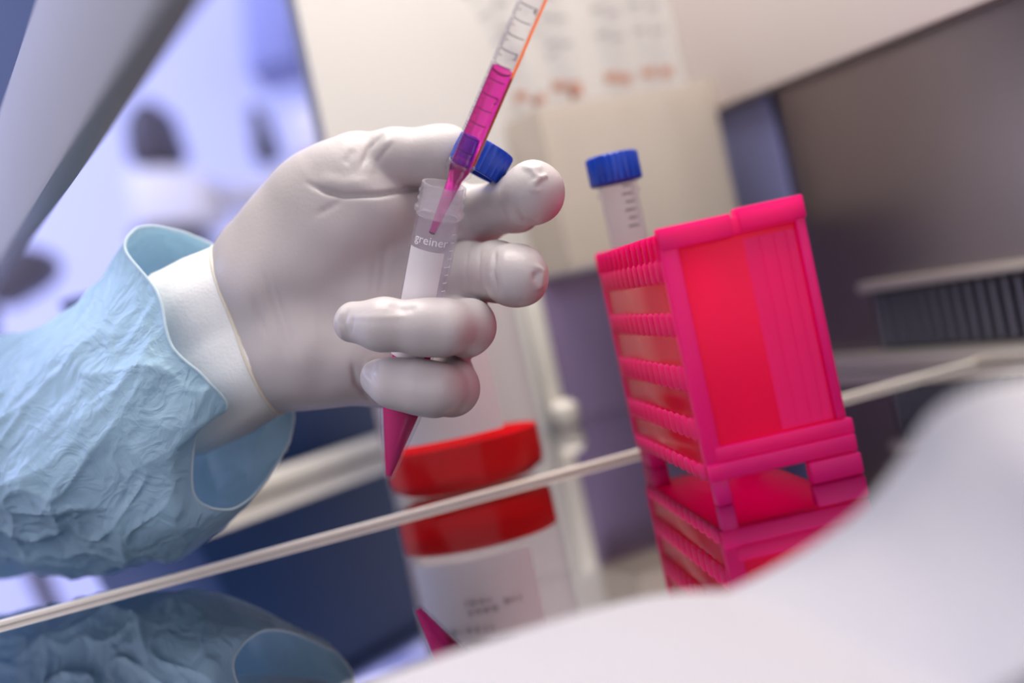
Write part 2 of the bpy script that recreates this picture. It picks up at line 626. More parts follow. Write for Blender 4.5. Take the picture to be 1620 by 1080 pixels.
obj('door', rounded([(380, -80), (470, -100), (492, 82), (398, 110)], 2.585, 0.012, 0.003), 'cupboard_blue', cu_)
obj('handle', rounded([(468, 40), (474, 38), (478, 70), (472, 72)], 2.575, 0.008, 0.001), 'room_dark', cu_)
dk = empty('bench_apparatus', P(40, 470, 1.9))
tag(dk, 'dark rounded apparatus half hidden under the grey sash', 'apparatus')
obj('head', rounded([(-30, 405), (40, 385), (72, 415), (50, 450), (-20, 490)], 1.9, 0.1, 0.012), 'room_dark', dk)
obj('stem', rounded([(-40, 470), (-15, 480), (-10, 600), (-36, 600)], 1.92, 0.03, 0.004), 'room_dark', dk)

# dark blue bin behind the gloved hand
s3 = G(600, 716)
binb = G(372, 800) + sp * 0.045
V_ = []
b0 = binb
b1 = binb + sd * 0.26
zt = 0.135
bin_e = empty('storage_bin', (b0 + b1) / 2)
tag(bin_e, 'dark blue plastic bin behind the gloved hand', 'bin')


def taper_box(a, b, dpt, z0, z1, tl, tr):
    a = Vector((a.x, a.y, z0))
    b = Vector((b.x, b.y, z0))
    lo = [a, b, b + sp * dpt, a + sp * dpt]
    hi = [a + sd * tl, b - sd * tr, b + sp * (dpt + 0.01) - sd * tr, a + sp * (dpt + 0.01) + sd * tl]
    hi = [v + Vector((0, 0, z1 - z0)) for v in hi]
    me = mesh_from(lo + hi, [(3, 2, 1, 0), (4, 5, 6, 7), (0, 1, 5, 4), (1, 2, 6, 5), (2, 3, 7, 6), (3, 0, 4, 7)])
    bm = bmesh.new()
    bm.from_mesh(me)
    bmesh.ops.recalc_face_normals(bm, faces=bm.faces)
    bmesh.ops.bevel(bm, geom=bm.edges[:], offset=0.004, segments=2, profile=0.5, affect='EDGES')
    bm.to_mesh(me)
    bm.free()
    return me


obj('body', taper_box(b0, b1, 0.10, 0.0, zt, 0.055, 0.0), 'navy_plastic', bin_e)
obj('lid', taper_box(b0 + sd * 0.052 - sp * 0.004, b1 + sd * 0.004 - sp * 0.004, 0.12, zt + 0.0005, zt + 0.012, 0.002, 0.002), 'navy_plastic', bin_e)

# ================================================================== MEDIA BOTTLE
bc = G(742, 787)
bc = Vector((bc.x, bc.y + 0.036, 0))
UP = Vector((0, 0, 1))
bot = empty('media_bottle', bc)
tag(bot, 'clear bottle of red liquid with white label behind the gloved fingers', 'bottle')
RB = 0.0385
prof = [(0, 0.0012), (RB - 0.006, 0.0012), (RB - 0.001, 0.004), (RB, 0.009), (RB, 0.098), (RB - 0.004, 0.108), (RB - 0.014, 0.118),
        (0.018, 0.124), (0.0165, 0.128), (0.0165, 0.140)]
obj('body', lathe(prof, bc, UP, 64), 'bottle_plastic', bot)
ri = RB - 0.0012
obj('liquid', lathe([(0, 0.0030), (ri - 0.006, 0.0030), (ri - 0.001, 0.006), (ri, 0.010), (ri, 0.024), (0, 0.024)], bc, UP, 64), 'red_media', bot)
capb = lathe([(0, 0.150), (0.0175, 0.150), (0.0190, 0.1485), (0.0190, 0.1285), (0.0172, 0.1285)], bc, UP, 60,
             rmod=lambda r, h, a: r * (1 + (0.02 * (1 if int(a * 30 / math.pi) % 2 else 0) if r > 0.0185 else 0)))
obj('cap', capb, 'navy_plastic', bot)
# label wraps the front of the bottle
lab_f = -Vector((bc.x, bc.y, 0)).normalized()
lab_f = (Matrix.Rotation(math.radians(-14), 3, 'Z') @ lab_f)
side = UP.cross(lab_f)


def wrap_patch(c, axis, front, r, a0, a1, h0, h1, n=20, hn=1):
    sd_ = axis.cross(front).normalized()
    V, F = [], []
    for j in range(hn + 1):
        for i in range(n + 1):
            a = a0 + (a1 - a0) * i / n
            V.append(c + axis * (h0 + (h1 - h0) * j / hn) + (front * math.cos(a) + sd_ * math.sin(a)) * r)
    for j in range(hn):
        for i in range(n):
            q = j * (n + 1) + i
            F.append((q, q + 1, q + n + 2, q + n + 1))
    return mesh_from(V, F)


lb = obj('label', wrap_patch(bc, UP, lab_f, RB + 0.0004, -0.80, 0.80, 0.028, 0.088), 'label_white', bot)
random.seed(11)
lines = [(0.080, -0.6, 0.62), (0.074, -0.55, 0.3), (0.052, -0.1, 0.28), (0.050, 0.34, 0.55), (0.0475, -0.12, 0.2), (0.060, -0.5, 0.15)]
for (h, a0, a1) in lines:
    a = a0
    k = 0
    while a < a1:
        wd = random.uniform(0.03, 0.09)
        obj('print_mark', wrap_patch(bc, UP, lab_f, RB + 0.0007, a, min(a + wd, a1), h - random.uniform(0.0006, 0.0012), h + random.uniform(0.0004, 0.0012), 4), 'print_grey', lb)
        a += wd + random.uniform(0.02, 0.05)

# ================================================================== PIPETTES IN A WALL HOLDER
hold = empty('pipette_holder', cab(-0.094, -0.03, 0.095))
tag(hold, 'frosted plastic pipette holder on the white far wall', 'holder')
h0, h1, zb, zt2 = -0.152, -0.030, 0.096, 0.192
obj('front_panel', cabbox(h0, h1, -0.052, -0.0500, zb, zt2), 'frosted_plastic', hold)
obj('side_panel', cabbox(h0, h0 + 0.002, -0.0498, -0.001, zb, zt2), 'frosted_plastic', hold)
obj('side_panel', cabbox(h1 - 0.002, h1, -0.0498, -0.001, zb, zt2), 'frosted_plastic', hold)
obj('bottom_panel', cabbox(h0, h1, -0.052, -0.001, zb - 0.0025, zb - 0.0002), 'frosted_plastic', hold)
random.seed(5)
spots = [(-0.118, -0.012, 0.0), (-0.103, -0.03, 0.03), (-0.083, -0.02, -0.01), (-0.066, -0.034, 0.012), (-0.050, -0.018, 0.03), (-0.034, -0.03, -0.015), (-0.018, -0.02, 0.01)]
pnames = ['second', 'third', 'fourth', 'fifth', 'sixth']


def bg_pipette(a, b, lean, col, label, leanb=0.0, z0=0.0975):
    base = cab(a - 0.024, b, z0)
    ax = (UP + WD * lean + DP * leanb).normalized()
    e = empty('serological_pipette', base)
    tag(e, label, 'pipette', 'spare pipettes by the far wall')
    obj('barrel', lathe([(0.0010, 0.001), (0.0022, 0.001), (0.0042, 0.022), (0.0044, 0.024), (0.0044, 0.245), (0.0030, 0.25), (0.0030, 0.262)], base, ax, 16), 'clear_plastic', e)
    obj('colour_band', lathe([(0.0045, 0.106), (0.0047, 0.106), (0.0047, 0.111), (0.0045, 0.111)], base, ax, 16, closed=True), col, e)
    for i in range(6):
        h = 0.135 + 0.016 * i
        obj('scale_ring', lathe([(0.0045, h), (0.0047, h), (0.0047, h + 0.0009), (0.0045, h + 0.0009)], base, ax, 14, closed=True), 'print_grey', e)
    return e


for i, (a, b, ln) in enumerate(spots):
    pos = 'leftmost upright spare pipette in the frosted holder' if i == 0 else ('rightmost upright spare pipette in the frosted holder' if i == 6 else '%s upright spare pipette from the left in the frosted holder' % pnames[i - 1])
    bg_pipette(a, b, ln, 'band_orange', pos)
bg_pipette(-0.080, -0.044, -0.42, 'band_orange', 'spare pipette leaning far over to the left out of the frosted holder')
bg_pipette(-0.056, -0.044, -0.40, 'band_orange', 'spare pipette slanting left out of the frosted holder, behind the raised pipette')

# ================================================================== FOREGROUND SHEET
rows = [
    [(430, 1140, .330), (640, 1066, .352), (1000, 962, .372), (1190, 892, .352), (1330, 805, .330), (1412, 715, .312), (1462, 640, .300), (1530, 596, .290), (1640, 570, .280), (1800, 540, .27)],
    [(440, 1152, .322), (650, 1082, .343), (1010, 985, .355), (1210, 925, .338), (1360, 850, .318), (1450, 770, .300), (1510, 690, .288), (1575, 640, .278), (1680, 600, .268), (1820, 560, .26)],
    [(460, 1200, .305), (700, 1150, .318), (1060, 1060, .318), (1260, 1010, .300), (1420, 940, .285), (1520, 870, .272), (1590, 800, .262), (1650, 740, .252), (1750, 690, .245), (1880, 640, .24)],
    [(500, 1330, .268), (760, 1290, .272), (1120, 1220, .268), (1330, 1180, .255), (1500, 1120, .242), (1620, 1060, .232), (1720, 1000, .225), (1800, 940, .218), (1880, 880, .212), (1980, 820, .21)],
]
R_ = [[P(c[0] + 8, c[1] + (26 if c[0] < 1300 else 20), c[2]) for c in r] for r in rows]
V, F = [], []
nu, nv = 90, 36
for j in range(nv + 1):
    for i in range(nu + 1):
        u = i / nu * (len(rows[0]) - 1)
        colp = [crom(r, u) for r in R_]
        p = crom(colp, j / nv * (len(rows) - 1))
        p = p + Vector((0, 0, 0.0012 * mnoise.noise(p * 22)))
        p.z = max(p.z, 0.0012)
        V.append(p)
for j in range(nv):
    for i in range(nu):
        q = j * (nu + 1) + i
        F.append((q, q + 1, q + nu + 2, q + nu + 1))
sheet = obj('paper_sheet', mesh_from(V, F), 'paper_white')
solidify(sheet, 0.0006)
tag(sheet, 'white paper sheet curling up from the worktop, blurred in front', 'paper')

# ================================================================== PINK RACK
fb = G(1132, 803)
e2 = Vector((-0.078, 0.997, 0)).normalized()     # depth
e1 = Vector((e2.y, -e2.x, 0))                     # width
RW, RD, RH = 0.0515, 0.150, 0.0975
RM = Matrix(((e1.x, e2.x, 0, fb.x), (e1.y, e2.y, 0, fb.y), (0, 0, 1, 0), (0, 0, 0, 1)))
rack = empty('tube_rack', fb)
tag(rack, 'bright pink plastic tube rack standing on the mirror-like worktop', 'rack')


def rb(name, specs, bevel=0.0006, mat='pink_plastic', parent=None, label=None):
    o = obj(name, boxes(specs, bevel, RM), mat, parent or rack)
    if label:
        o['label'] = label
    return o


ZB = 0.0085          # underside of the base
ft = 0.0055
# front (facing the camera)
rb('front_post', [(0, 0.0060, 0, 0.006, ZB, RH - 0.0035)])
rb('front_post', [(RW - 0.0035, RW, 0, 0.006, ZB + 0.012, RH - 0.004)])
rb('top_rail', [(0, RW - 0.0, 0.0002, 0.0058, RH - 0.0075, RH - 0.0012), (0.0, 0.026, -0.0006, 0.0062, RH - 0.0078, RH + 0.0002)])
rb('top_tab', [(0.0285, RW + 0.0005, -0.0010, 0.009, RH - 0.0065, RH + 0.0015)])
fp = rb('front_panel', [(0.0060, RW - 0.0034, 0.0016, 0.0034, ZB + 0.006, RH - 0.0074)], 0.0003, 'pink_panel')
# upright flutes at the right of the front panel
for k, (x, wd, y) in enumerate([(0.0290, 0.0060, 0.0014), (0.0350, 0.0050, 0.0008), (0.0400, 0.0042, 0.0006), (0.0442, 0.0034, 0.0004)]):
    n = 10
    V, F = [], []
    for (zz) in (ZB + 0.0125, RH - 0.0095):
        for i in range(n + 1):
            a = math.pi * i / n
            V.append(RM @ Vector((x + wd / 2 * (1 - math.cos(a)), 0.0016 - 0.00022 * math.sin(a), zz)))
    for i in range(n):
        F.append((i, i + 1, n + 2 + i, n + 1 + i))
    F.append(tuple(range(n, -1, -1)))
    F.append(tuple(range(n + 1, 2 * n + 2)))
    obj('flute', mesh_from(V, F), 'pink_plastic', fp)
rb('base_rail', [(0.0, RW + 0.0015, -0.0010, 0.0066, ZB, ZB + 0.0060), (0.004, RW + 0.0018, -0.0004, 0.006, ZB + 0.0062, ZB + 0.0115)])
# feet
rb('foot', [(0.0008, 0.0065, -0.0006, 0.0055, 0.0, ZB + 0.001)], 0.0008)
rb('foot', [(RW - 0.0165, RW + 0.0020, -0.0012, 0.0052, 0.0002, ZB - 0.0006)], 0.0008)
rb('foot', [(0.0008, 0.008, RD - 0.024, RD - 0.0005, 0.0, ZB + 0.001)], 0.0008)
rb('foot', [(RW - 0.010, RW, RD - 0.012, RD - 0.0005, 0.0, ZB + 0.001)], 0.0008)
# far end, right side, base and pierced top
rb('end_panel', [(0, RW, RD - 0.0025, RD, ZB + 0.002, RH - 0.001)])
rb('side_panel', [(RW - 0.0022, RW, 0.0062, RD - 0.0026, ZB + 0.002, RH - 0.001)])
rb('base_plate', [(0.0005, RW - 0.0005, 0.0062, RD - 0.0026, ZB + 0.0002, ZB + 0.0024)])
# top plate with two rows of holes (built as bars with round holes)


def pierced(x0, x1, y0, y1, z0, z1, nx, ny, r):
    """plate with nx*ny round holes: every cell is a square frame bridged to a circle"""
    V, F = [], []
    seg = 24
    cx, cy = (x1 - x0) / nx, (y1 - y0) / ny
    for i in range(nx):
        for j in range(ny):
            ox, oy = x0 + cx * (i + 0.5), y0 + cy * (j + 0.5)
            b = len(V)
            for z in (z0, z1):
                for k in range(seg):
                    a = 2 * math.pi * (k + 0.5) / seg
                    c, s = math.cos(a), math.sin(a)
                    m = 1 / max(abs(c) / (cx / 2), abs(s) / (cy / 2))
                    V.append(RM @ Vector((ox + c * m, oy + s * m, z)))
                for k in range(seg):
                    a = 2 * math.pi * (k + 0.5) / seg
                    V.append(RM @ Vector((ox + math.cos(a) * r, oy + math.sin(a) * r, z)))
            for k in range(seg):
                k2 = (k + 1) % seg
                F.append((b + seg + k, b + seg + k2, b + k2, b + k))
                F.append((b + 2 * seg + k, b + 2 * seg + k2, b + 3 * seg + k2, b + 3 * seg + k))
                F.append((b + seg + k, b + 3 * seg + k, b + 3 * seg + k2, b + seg + k2))
                F.append((b + k, b + k2, b + 2 * seg + k2, b + 2 * seg + k))
    return mesh_from(V, F)


obj('top_plate', pierced(0.0006, RW - 0.0024, 0.0066, RD - 0.0028, RH - 0.0042, RH - 0.0016, 2, 6, 0.0105), 'pink_plastic', rack, smooth=False)
# left side: scalloped pink ribs with paler see-through windows between them
ribs = [(0.0795, 0.0865), (0.0605, 0.0675), (0.0410, 0.0485), (0.0235, 0.0300), (ZB + 0.0005, 0.0135)]
wins = [(0.0867, 0.0955), (0.0677, 0.0793), (0.0487, 0.0603), (0.0302, 0.0408), (0.0137, 0.0233)]
NB = 12
for (z0, z1) in ribs:
    r_ = rb('rib', [(0.0002, 0.0016, 0.0062, RD - 0.0027, z0, z1)], 0.0003)
    pitch = (RD - 0.009) / NB
    V, F = [], []
    for k in range(NB):
        oy = 0.0062 + pitch * (k + 0.5)
        b = len(V)
        n = 8
        zs = [(z0 - 0.0009, 0.2), (z0 - 0.0004, 0.75), (z0 + 0.0006, 1), (z1 - 0.0006, 1), (z1 + 0.0004, 0.75), (z1 + 0.0009, 0.2)]
        for z, s in zs:
            for i in range(n + 1):
                a = math.pi * i / n
                V.append(RM @ Vector((0.0004 - 0.0011 * math.sin(a) * s, oy - 0.46 * pitch * math.cos(a) * s, z)))
        for q in range(len(zs) - 1):
            for i in range(n):
                c = b + q * (n + 1) + i
                F.append((c, c + 1, c + n + 2, c + n + 1))
        F.append(tuple(b + i for i in range(n, -1, -1)))
        F.append(tuple(b + (len(zs) - 1) * (n + 1) + i for i in range(n + 1)))
    obj('scallops', mesh_from(V, F), 'pink_plastic', r_)
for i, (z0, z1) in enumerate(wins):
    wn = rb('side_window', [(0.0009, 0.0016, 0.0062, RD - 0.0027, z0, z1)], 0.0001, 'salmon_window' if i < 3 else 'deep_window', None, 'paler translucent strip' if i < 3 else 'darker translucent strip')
    if i == 0:
        pitch = (RD - 0.009) / NB
        for k in range(NB + 1):
            oy = 0.0062 + pitch * k
            rb('web', [(-0.0009, 0.0008, max(oy - 0.0006, 0.0063), min(oy + 0.0006, RD - 0.003), z0 - 0.0002, z1)], 0.0002, 'pink_plastic', wn)

# ================================================================== CAPPED TUBE IN THE RACK


def cap_mesh(c, ax, r=0.0112, h=0.0127, seg=96):
    prof = [(0, h), (r - 0.0012, h), (r - 0.0003, h - 0.0003), (r, h - 0.0012), (r, 0.0006), (r - 0.0004, 0.0), (r - 0.0014, 0.0), (r - 0.0014, h - 0.0016), (0, h - 0.0016)]

    def rm(rr, hh, a):
        if rr > r - 0.00035 and hh < h - 0.0004:
            return rr + (0.00035 if (int(a / (2 * math.pi) * seg) // 2) % 2 else -0.0001)
        return rr
    return lathe(prof, c, ax, seg, rmod=rm)


def tube_profile(R=0.0084, Lc=0.118):
    """outer then inner wall; heights from the tip"""
    wall = 0.0010
    outer = [(0.0, 0.0), (0.0016, 0.0), (0.0022, 0.0006), (R - 0.0004, 0.0265), (R, 0.029), (R, 0.1065), (R + 0.0010, 0.1075), (R + 0.0010, 0.1088), (R + 0.0002, 0.1095),
             (R + 0.0002, 0.1110), (R + 0.0006, 0.1114), (R + 0.0006, 0.1120), (R + 0.0001, 0.1126), (R + 0.0001, 0.1140), (R + 0.0005, 0.1144), (R + 0.0005, 0.1150), (R, 0.1156), (R - 0.0001, Lc)]
    inner = [(R - wall, Lc), (R - wall, 0.030), (R - wall - 0.0004, 0.0275), (0.0013, 0.0014), (0, 0.0014)]
    return outer, inner


cc = RM @ Vector((0.0130, RD - 0.018, 0.0115))
ct = empty('centrifuge_tube', cc)
tag(ct, 'capped conical tube with blue lid standing in the pink rack', 'tube')
ou, inn = tube_profile()
obj('body', lathe(ou + inn, cc, UP, 40), 'milky_plastic', ct)
obj('cap', cap_mesh(cc + UP * 0.1125, UP), 'blue_cap', ct)
for k in range(6):
    hz = 0.0925 + 0.0035 * k
    fv = -Vector((cc.x, cc.y, 0)).normalized()
    obj('scale_mark', wrap_patch(cc, UP, fv, 0.0086, 0.15 + 0.1 * (k % 2), 0.75, hz, hz + 0.0006, 6), 'print_dark', ct)

# ================================================================== HELD TUBE
tipP = P(614, 757, 0.560)
topP = P(703, 292, 0.5235)
tax = (topP - tipP).normalized()
TL = (topP - tipP).length
ht = empty('centrifuge_tube', tipP)
tag(ht, 'open conical tube of magenta liquid held in the gloved hand', 'tube')
sc_ = TL / 0.118
ou, inn = tube_profile()
ou = [(r * 1.0, h * sc_) for r, h in ou]
inn = [(r, h * sc_) for r, h in inn]
cut = 0.1060 * sc_
body_prof = [p for p in ou if p[1] < cut] + [(0.0084, cut), (0.0074, cut), (0.0074, 0.070 * sc_)]
neck_prof = [(0.0084, cut + 0.00005)] + [p for p in ou if p[1] > cut] + [(0.0074, 0.118 * sc_), (0.0074, cut + 0.00005)]
tb = obj('body', lathe(body_prof, tipP, tax, 64), 'milky_plastic', ht)
obj('threaded_neck', lathe(neck_prof, tipP, tax, 64, closed=True), 'milky_rim', ht)
lv = 0.070 * sc_
Ri = 0.0084 - 0.00108
obj('liquid', lathe([(0, 0.0016), (0.0012, 0.0016), (Ri - 0.0004, 0.0277 * sc_), (Ri, 0.030 * sc_), (Ri, lv), (Ri - 0.0008, lv - 0.0007), (0, lv - 0.0009)], tipP, tax, 64), 'tube_media', ht)
fv = CLOC - (tipP + tax * 0.09)
fv = (fv - tax * fv.dot(tax)).normalized()
lf = Matrix.Rotation(-0.20, 3, tax) @ fv
RT = 0.0084
lab = obj('writing_patch', wrap_patch(tipP, tax, lf, RT + 0.00012, -0.98, 0.80, 0.052 * sc_, 0.0945 * sc_, 24, 1), 'label_white', ht)
obj('brand_print', text_mesh('greiner', 0.0048, None, None, None) if False else text_mesh('greiner', 0.0046, Vector(), Vector((1, 0, 0)), Vector((0, 1, 0)),
    wrap=(tipP + tax * 0.0968 * sc_, tax, RT, Matrix.Rotation(-0.12, 3, tax) @ fv), lift=0.0002), 'print_white', ht)
rf_ = Matrix.Rotation(1.02, 3, tax) @ fv
for k in range(15):
    hh = 0.058 + 0.0031 * k
    ln_ = 0.32 if k % 5 == 0 else 0.18
    obj('scale_mark', wrap_patch(tipP, tax, rf_, RT + 0.00015, -ln_, ln_ * 0.5, hh * sc_, (hh + 0.00035) * sc_, 6), 'print_white', ht)

# ================================================================== PIPETTE
colP = P(726.5, 268, 0.5180)
topQ = P(842, 0, 0.4880)
pax = (topQ - colP).normalized()
pip = empty('serological_pipette', colP)
tag(pip, 'clear pipette with orange stripe, half full of magenta liquid, dipping into the open tube', 'pipette')
RP = 0.0047
LN = 0.0285
LP = 0.150
body = [(0.0013, -LN), (0.0019, -LN), (0.0033, -0.0045), (0.0036, -0.0030), (RP, -0.0016), (RP + 0.0004, -0.0010), (RP + 0.0004, 0.0002), (RP, 0.0008), (RP, LP), (RP - 0.0007, LP), (RP - 0.0007, 0.0), (0.0028, -0.004)]
obj('barrel', lathe(body, colP, pax, 48, closed=True), 'clear_plastic', pip)
ring = [(RP + 0.0001, 0.0020), (RP + 0.00045, 0.0023), (RP + 0.00045, 0.0029), (RP + 0.0001, 0.0032)]
obj('collar_ring', lathe(ring, colP, pax, 48, closed=True), 'milky_plastic', pip)
menis = (P(794, 114, 0.5) - colP).length
PI_ = RP - 0.00078
liq = [(0, -LN + 0.001), (0.00122, -LN + 0.001), (0.0027, -0.0042), (PI_, 0.0002), (PI_, menis + 0.0008), (PI_ - 0.0010, menis - 0.0004), (PI_ - 0.0024, menis - 0.0010), (0, menis - 0.0012)]
obj('liquid', lathe(liq, colP, pax, 48), 'pink_media', pip)
pf = CLOC - colP
pf = (pf - pax * pf.dot(pax)).normalized()
# orange stripe down the reader's right side
strf = Matrix.Rotation(1.12, 3, pax) @ pf
stripe = obj('colour_stripe', wrap_patch(colP, pax, strf, RP + 0.00012, -0.22, 0.42, 0.004, LP - 0.002, 8, 1), 'pipette_orange', pip)
ff = Matrix.Rotation(-0.1, 3, pax) @ pf
h = 0.0085
k = 0
while h < 0.105:
    major = (k % 5 == 0)
    a0, a1 = (-0.75, 0.72) if major else ((-1.25, -0.62) if k % 5 != 3 else (-1.25, -0.35))
    obj('scale_mark', wrap_patch(colP, pax, ff, RP + 0.00018, a0, a1, h, h + (0.00032 if major else 0.00022), 10, 1), 'print_dark', pip)
    h += 0.00115
    k += 1
for (hh, ch) in ((0.0118, '1'), (0.0292, '2'), (0.0466, '3'), (0.064, '4')):
    obj('numeral', text_mesh(ch, 0.0034, Vector(), Vector((1, 0, 0)), Vector((0, 1, 0)), wrap=(colP + pax * hh, pax, RP, Matrix.Rotation(0.55, 3, pax) @ pf), lift=0.0002), 'print_dark', pip)

# ================================================================== BLUE CAP PINCHED BETWEEN THUMB AND INDEX FINGER
ca = (P(782, 304, 0.5575) - P(805, 262, 0.5575)).normalized()
cmid = P(761, 250, 0.5575)
hc = obj('screw_cap', cap_mesh(cmid + ca * 0.0062, -ca, 0.0112, 0.0124), 'blue_cap')
tag(hc, 'blue ribbed screw cap pinched between thumb and index finger', 'cap')

# ================================================================== GLOVED HAND (one continuous skin)


def cc_(px, py, d):
    return np.array([(px - 810) / FPX * d, -(py - 540) / FPX * d, -d])


def J(px, py, d, rpx):
    return (cc_(px, py, d), rpx * d / FPX)


def rcone(Pg, A, B):
    """distance to a tapered capsule"""
    a, r1 = A
    b, r2 = B
    ba = b - a
    l2 = float(ba @ ba)
    t = ((Pg - a.astype(np.float32)) @ ba.astype(np.float32)) / l2
    np.clip(t, 0, 1, out=t)
    q = Pg - (a.astype(np.float32) + t[:, None] * ba.astype(np.float32))
    return np.sqrt((q * q).sum(1)) - (r1 + (r2 - r1) * t)


def smin(a, b, k):
    hh = np.clip(0.5 + 0.5 * (b - a) / k, 0, 1)
    return b + (a - b) * hh - k * hh * (1 - hh)


wristA = [J(455, 440, .583, 80), J(240, 520, .598, 70)]
wristB = [J(480, 548, .583, 86), J(270, 625, .600, 72)]
palm_prims = [
    (J(430, 430, .577, 74), J(545, 292, .570, 66)),      # thenar edge
    (J(428, 398, .580, 76), J(482, 334, .576, 76)),      # root of the thumb
    (J(425, 455, .572, 66), J(590, 330, .568, 62)),      # thenar belly
    (J(455, 552, .577, 80), J(610, 566, .574, 72)),      # hypothenar
    (J(450, 470, .585, 74), J(690, 350, .590, 52)),      # metacarpals
    (J(450, 490, .585, 74), J(705, 430, .590, 54)),
    (J(460, 520, .585, 74), J(700, 510, .588, 54)),
    (J(470, 550, .583, 74), J(660, 585, .582, 52)),
    (J(520, 430, .580, 70), J(600, 480, .582, 70)),
    (J(560, 360, .582, 62), J(690, 318, .588, 46)),      # web between thumb and index
    (wristA[0], wristA[1]), (wristB[0], wristB[1]),
]
thumb = [J(520, 300, .572, 62), J(566, 262, .570, 49), J(622, 250, .567, 46), J(690, 245, .566, 46), J(712, 240, .566, 41)]
index = [J(690, 352, .592, 50), J(762, 338, .586, 43), J(812, 322, .566, 44), J(842, 306, .540, 48), J(844, 302, .536, 47)]
middle = [J(705, 432, .592, 50), J(745, 430, .572, 46), J(785, 430, .556, 47), J(818, 436, .535, 48), J(822, 438, .531, 46)]
ring_f = [J(700, 512, .586, 50), J(735, 515, .566, 46), J(738, 518, .538, 43), J(700, 519, .524, 44), J(668, 517, .5225, 42), J(605, 513, .523, 41), J(560, 510, .528, 33)]
pinky = [J(660, 585, .580, 48), J(705, 600, .566, 44), J(716, 614, .544, 41), J(688, 616, .530, 43), J(660, 612, .5295, 41), J(622, 605, .531, 38), J(600, 598, .536, 30)]

lo = np.array([cc_(290, 690, .56)[0] - .004, cc_(600, 690, .60)[1] - .002, -.625])
hi = np.array([cc_(905, 200, .60)[0] + .004, cc_(600, 170, .56)[1] + .004, -.485])
hs = 0.00078
nn = np.ceil((hi - lo) / hs).astype(int) + 1
ax_ = [lo[i] + hs * np.arange(nn[i]) for i in range(3)]


def hand_sdf(Q):
    f = None
    for A, B in palm_prims:
        d_ = rcone(Q, A, B)
        f = d_ if f is None else smin(f, d_, 0.012)
    for ch, kk in ((thumb, 0.010), (index, 0.006), (middle, 0.006), (ring_f, 0.006), (pinky, 0.007)):
        f = smin(f, rcone(Q, ch[0], ch[1]), kk)
    for ch in (thumb, index, middle, ring_f, pinky):
        g = None
        for i in range(len(ch) - 1):
            d_ = rcone(Q, ch[i], ch[i + 1])
            g = d_ if g is None else smin(g, d_, 0.0035)
        f = smin(f, g, 0.0016)
    return f


def surface_nets(f, shape, lo, hs):
    f = f.reshape(shape)
    ins = f < 0
    nx, ny, nz = shape
    c = np.zeros((nx - 1, ny - 1, nz - 1), np.int8)
    for dx in (0, 1):
        for dy in (0, 1):
            for dz in (0, 1):
                c += ins[dx:nx - 1 + dx, dy:ny - 1 + dy, dz:nz - 1 + dz]
    act = (c > 0) & (c < 8)
    idx = np.argwhere(act)
    vid = -np.ones(act.shape, np.int64)
    vid[act] = np.arange(len(idx))
    acc = np.zeros((len(idx), 3))
    cnt = np.zeros(len(idx))
    corners = [(a, b, d) for a in (0, 1) for b in (0, 1) for d in (0, 1)]
    for p in corners:
        for axn in range(3):
            if p[axn] == 0:
                q = list(p)
                q[axn] = 1
                fa = f[idx[:, 0] + p[0], idx[:, 1] + p[1], idx[:, 2] + p[2]]
                fb_ = f[idx[:, 0] + q[0], idx[:, 1] + q[1], idx[:, 2] + q[2]]
                m = (fa < 0) != (fb_ < 0)
                t = fa[m] / (fa[m] - fb_[m])
                pt = np.tile(np.array(p, float), (m.sum(), 1))
                pt[:, axn] = t
                acc[m] += pt
                cnt[m] += 1
    verts = lo + hs * (idx + acc / cnt[:, None])
    faces = []
    for axn in range(3):
        o1, o2 = [(1, 2), (2, 0), (0, 1)][axn]
        sl0 = [slice(1, -1)] * 3
        sl1 = [slice(1, -1)] * 3
        sl0[axn] = slice(0, -1)
        sl1[axn] = slice(1, None)
        A, B = ins[tuple(sl0)], ins[tuple(sl1)]
        e = np.argwhere(A != B)
        if not len(e):
            continue
        flip = A[e[:, 0], e[:, 1], e[:, 2]]
        e = e + np.array([0 if i == axn else 1 for i in range(3)])
        q = []
        for da, db in ((0, 0), (-1, 0), (-1, -1), (0, -1)):
            cell = e.copy()
            cell[:, o1] += da
            cell[:, o2] += db
            q.append(vid[cell[:, 0], cell[:, 1], cell[:, 2]])
        q = np.stack(q, 1)
        q[~flip] = q[~flip][:, ::-1]
        faces.append(q)
    return verts, np.concatenate(faces)


ST = 5
axc = [lo[i] + hs * (ST * np.arange(int(math.ceil(nn[i] / ST))) + (ST - 1) / 2) for i in range(3)]
Pc = np.stack(np.meshgrid(*axc, indexing='ij'), -1)
fc = hand_sdf(Pc.reshape(-1, 3).astype(np.float32)).reshape(Pc.shape[:3])
ff_ = fc.astype(np.float32)
for i in range(3):
    ff_ = np.repeat(ff_, ST, axis=i)
ff_ = np.ascontiguousarray(ff_[:nn[0], :nn[1], :nn[2]])
nearm = np.argwhere(np.abs(ff_) < hs * ST * 1.35)
ff_[nearm[:, 0], nearm[:, 1], nearm[:, 2]] = hand_sdf((lo + hs * nearm).astype(np.float32))
Vh, Fh = surface_nets(ff_, tuple(nn), lo, hs)
# normals from the distance field, then creases and wrinkles of the thin glove pressed in as real relief


def sdf_normals(Q):
    e = 0.0006
    Q = Q.astype(np.float32)
    g = np.stack([hand_sdf(Q + np.array(dv, np.float32)) - hand_sdf(Q - np.array(dv, np.float32)) for dv in ((e, 0, 0), (0, e, 0), (0, 0, e))], 1)
    return g / (np.linalg.norm(g, axis=1, keepdims=True) + 1e-9)


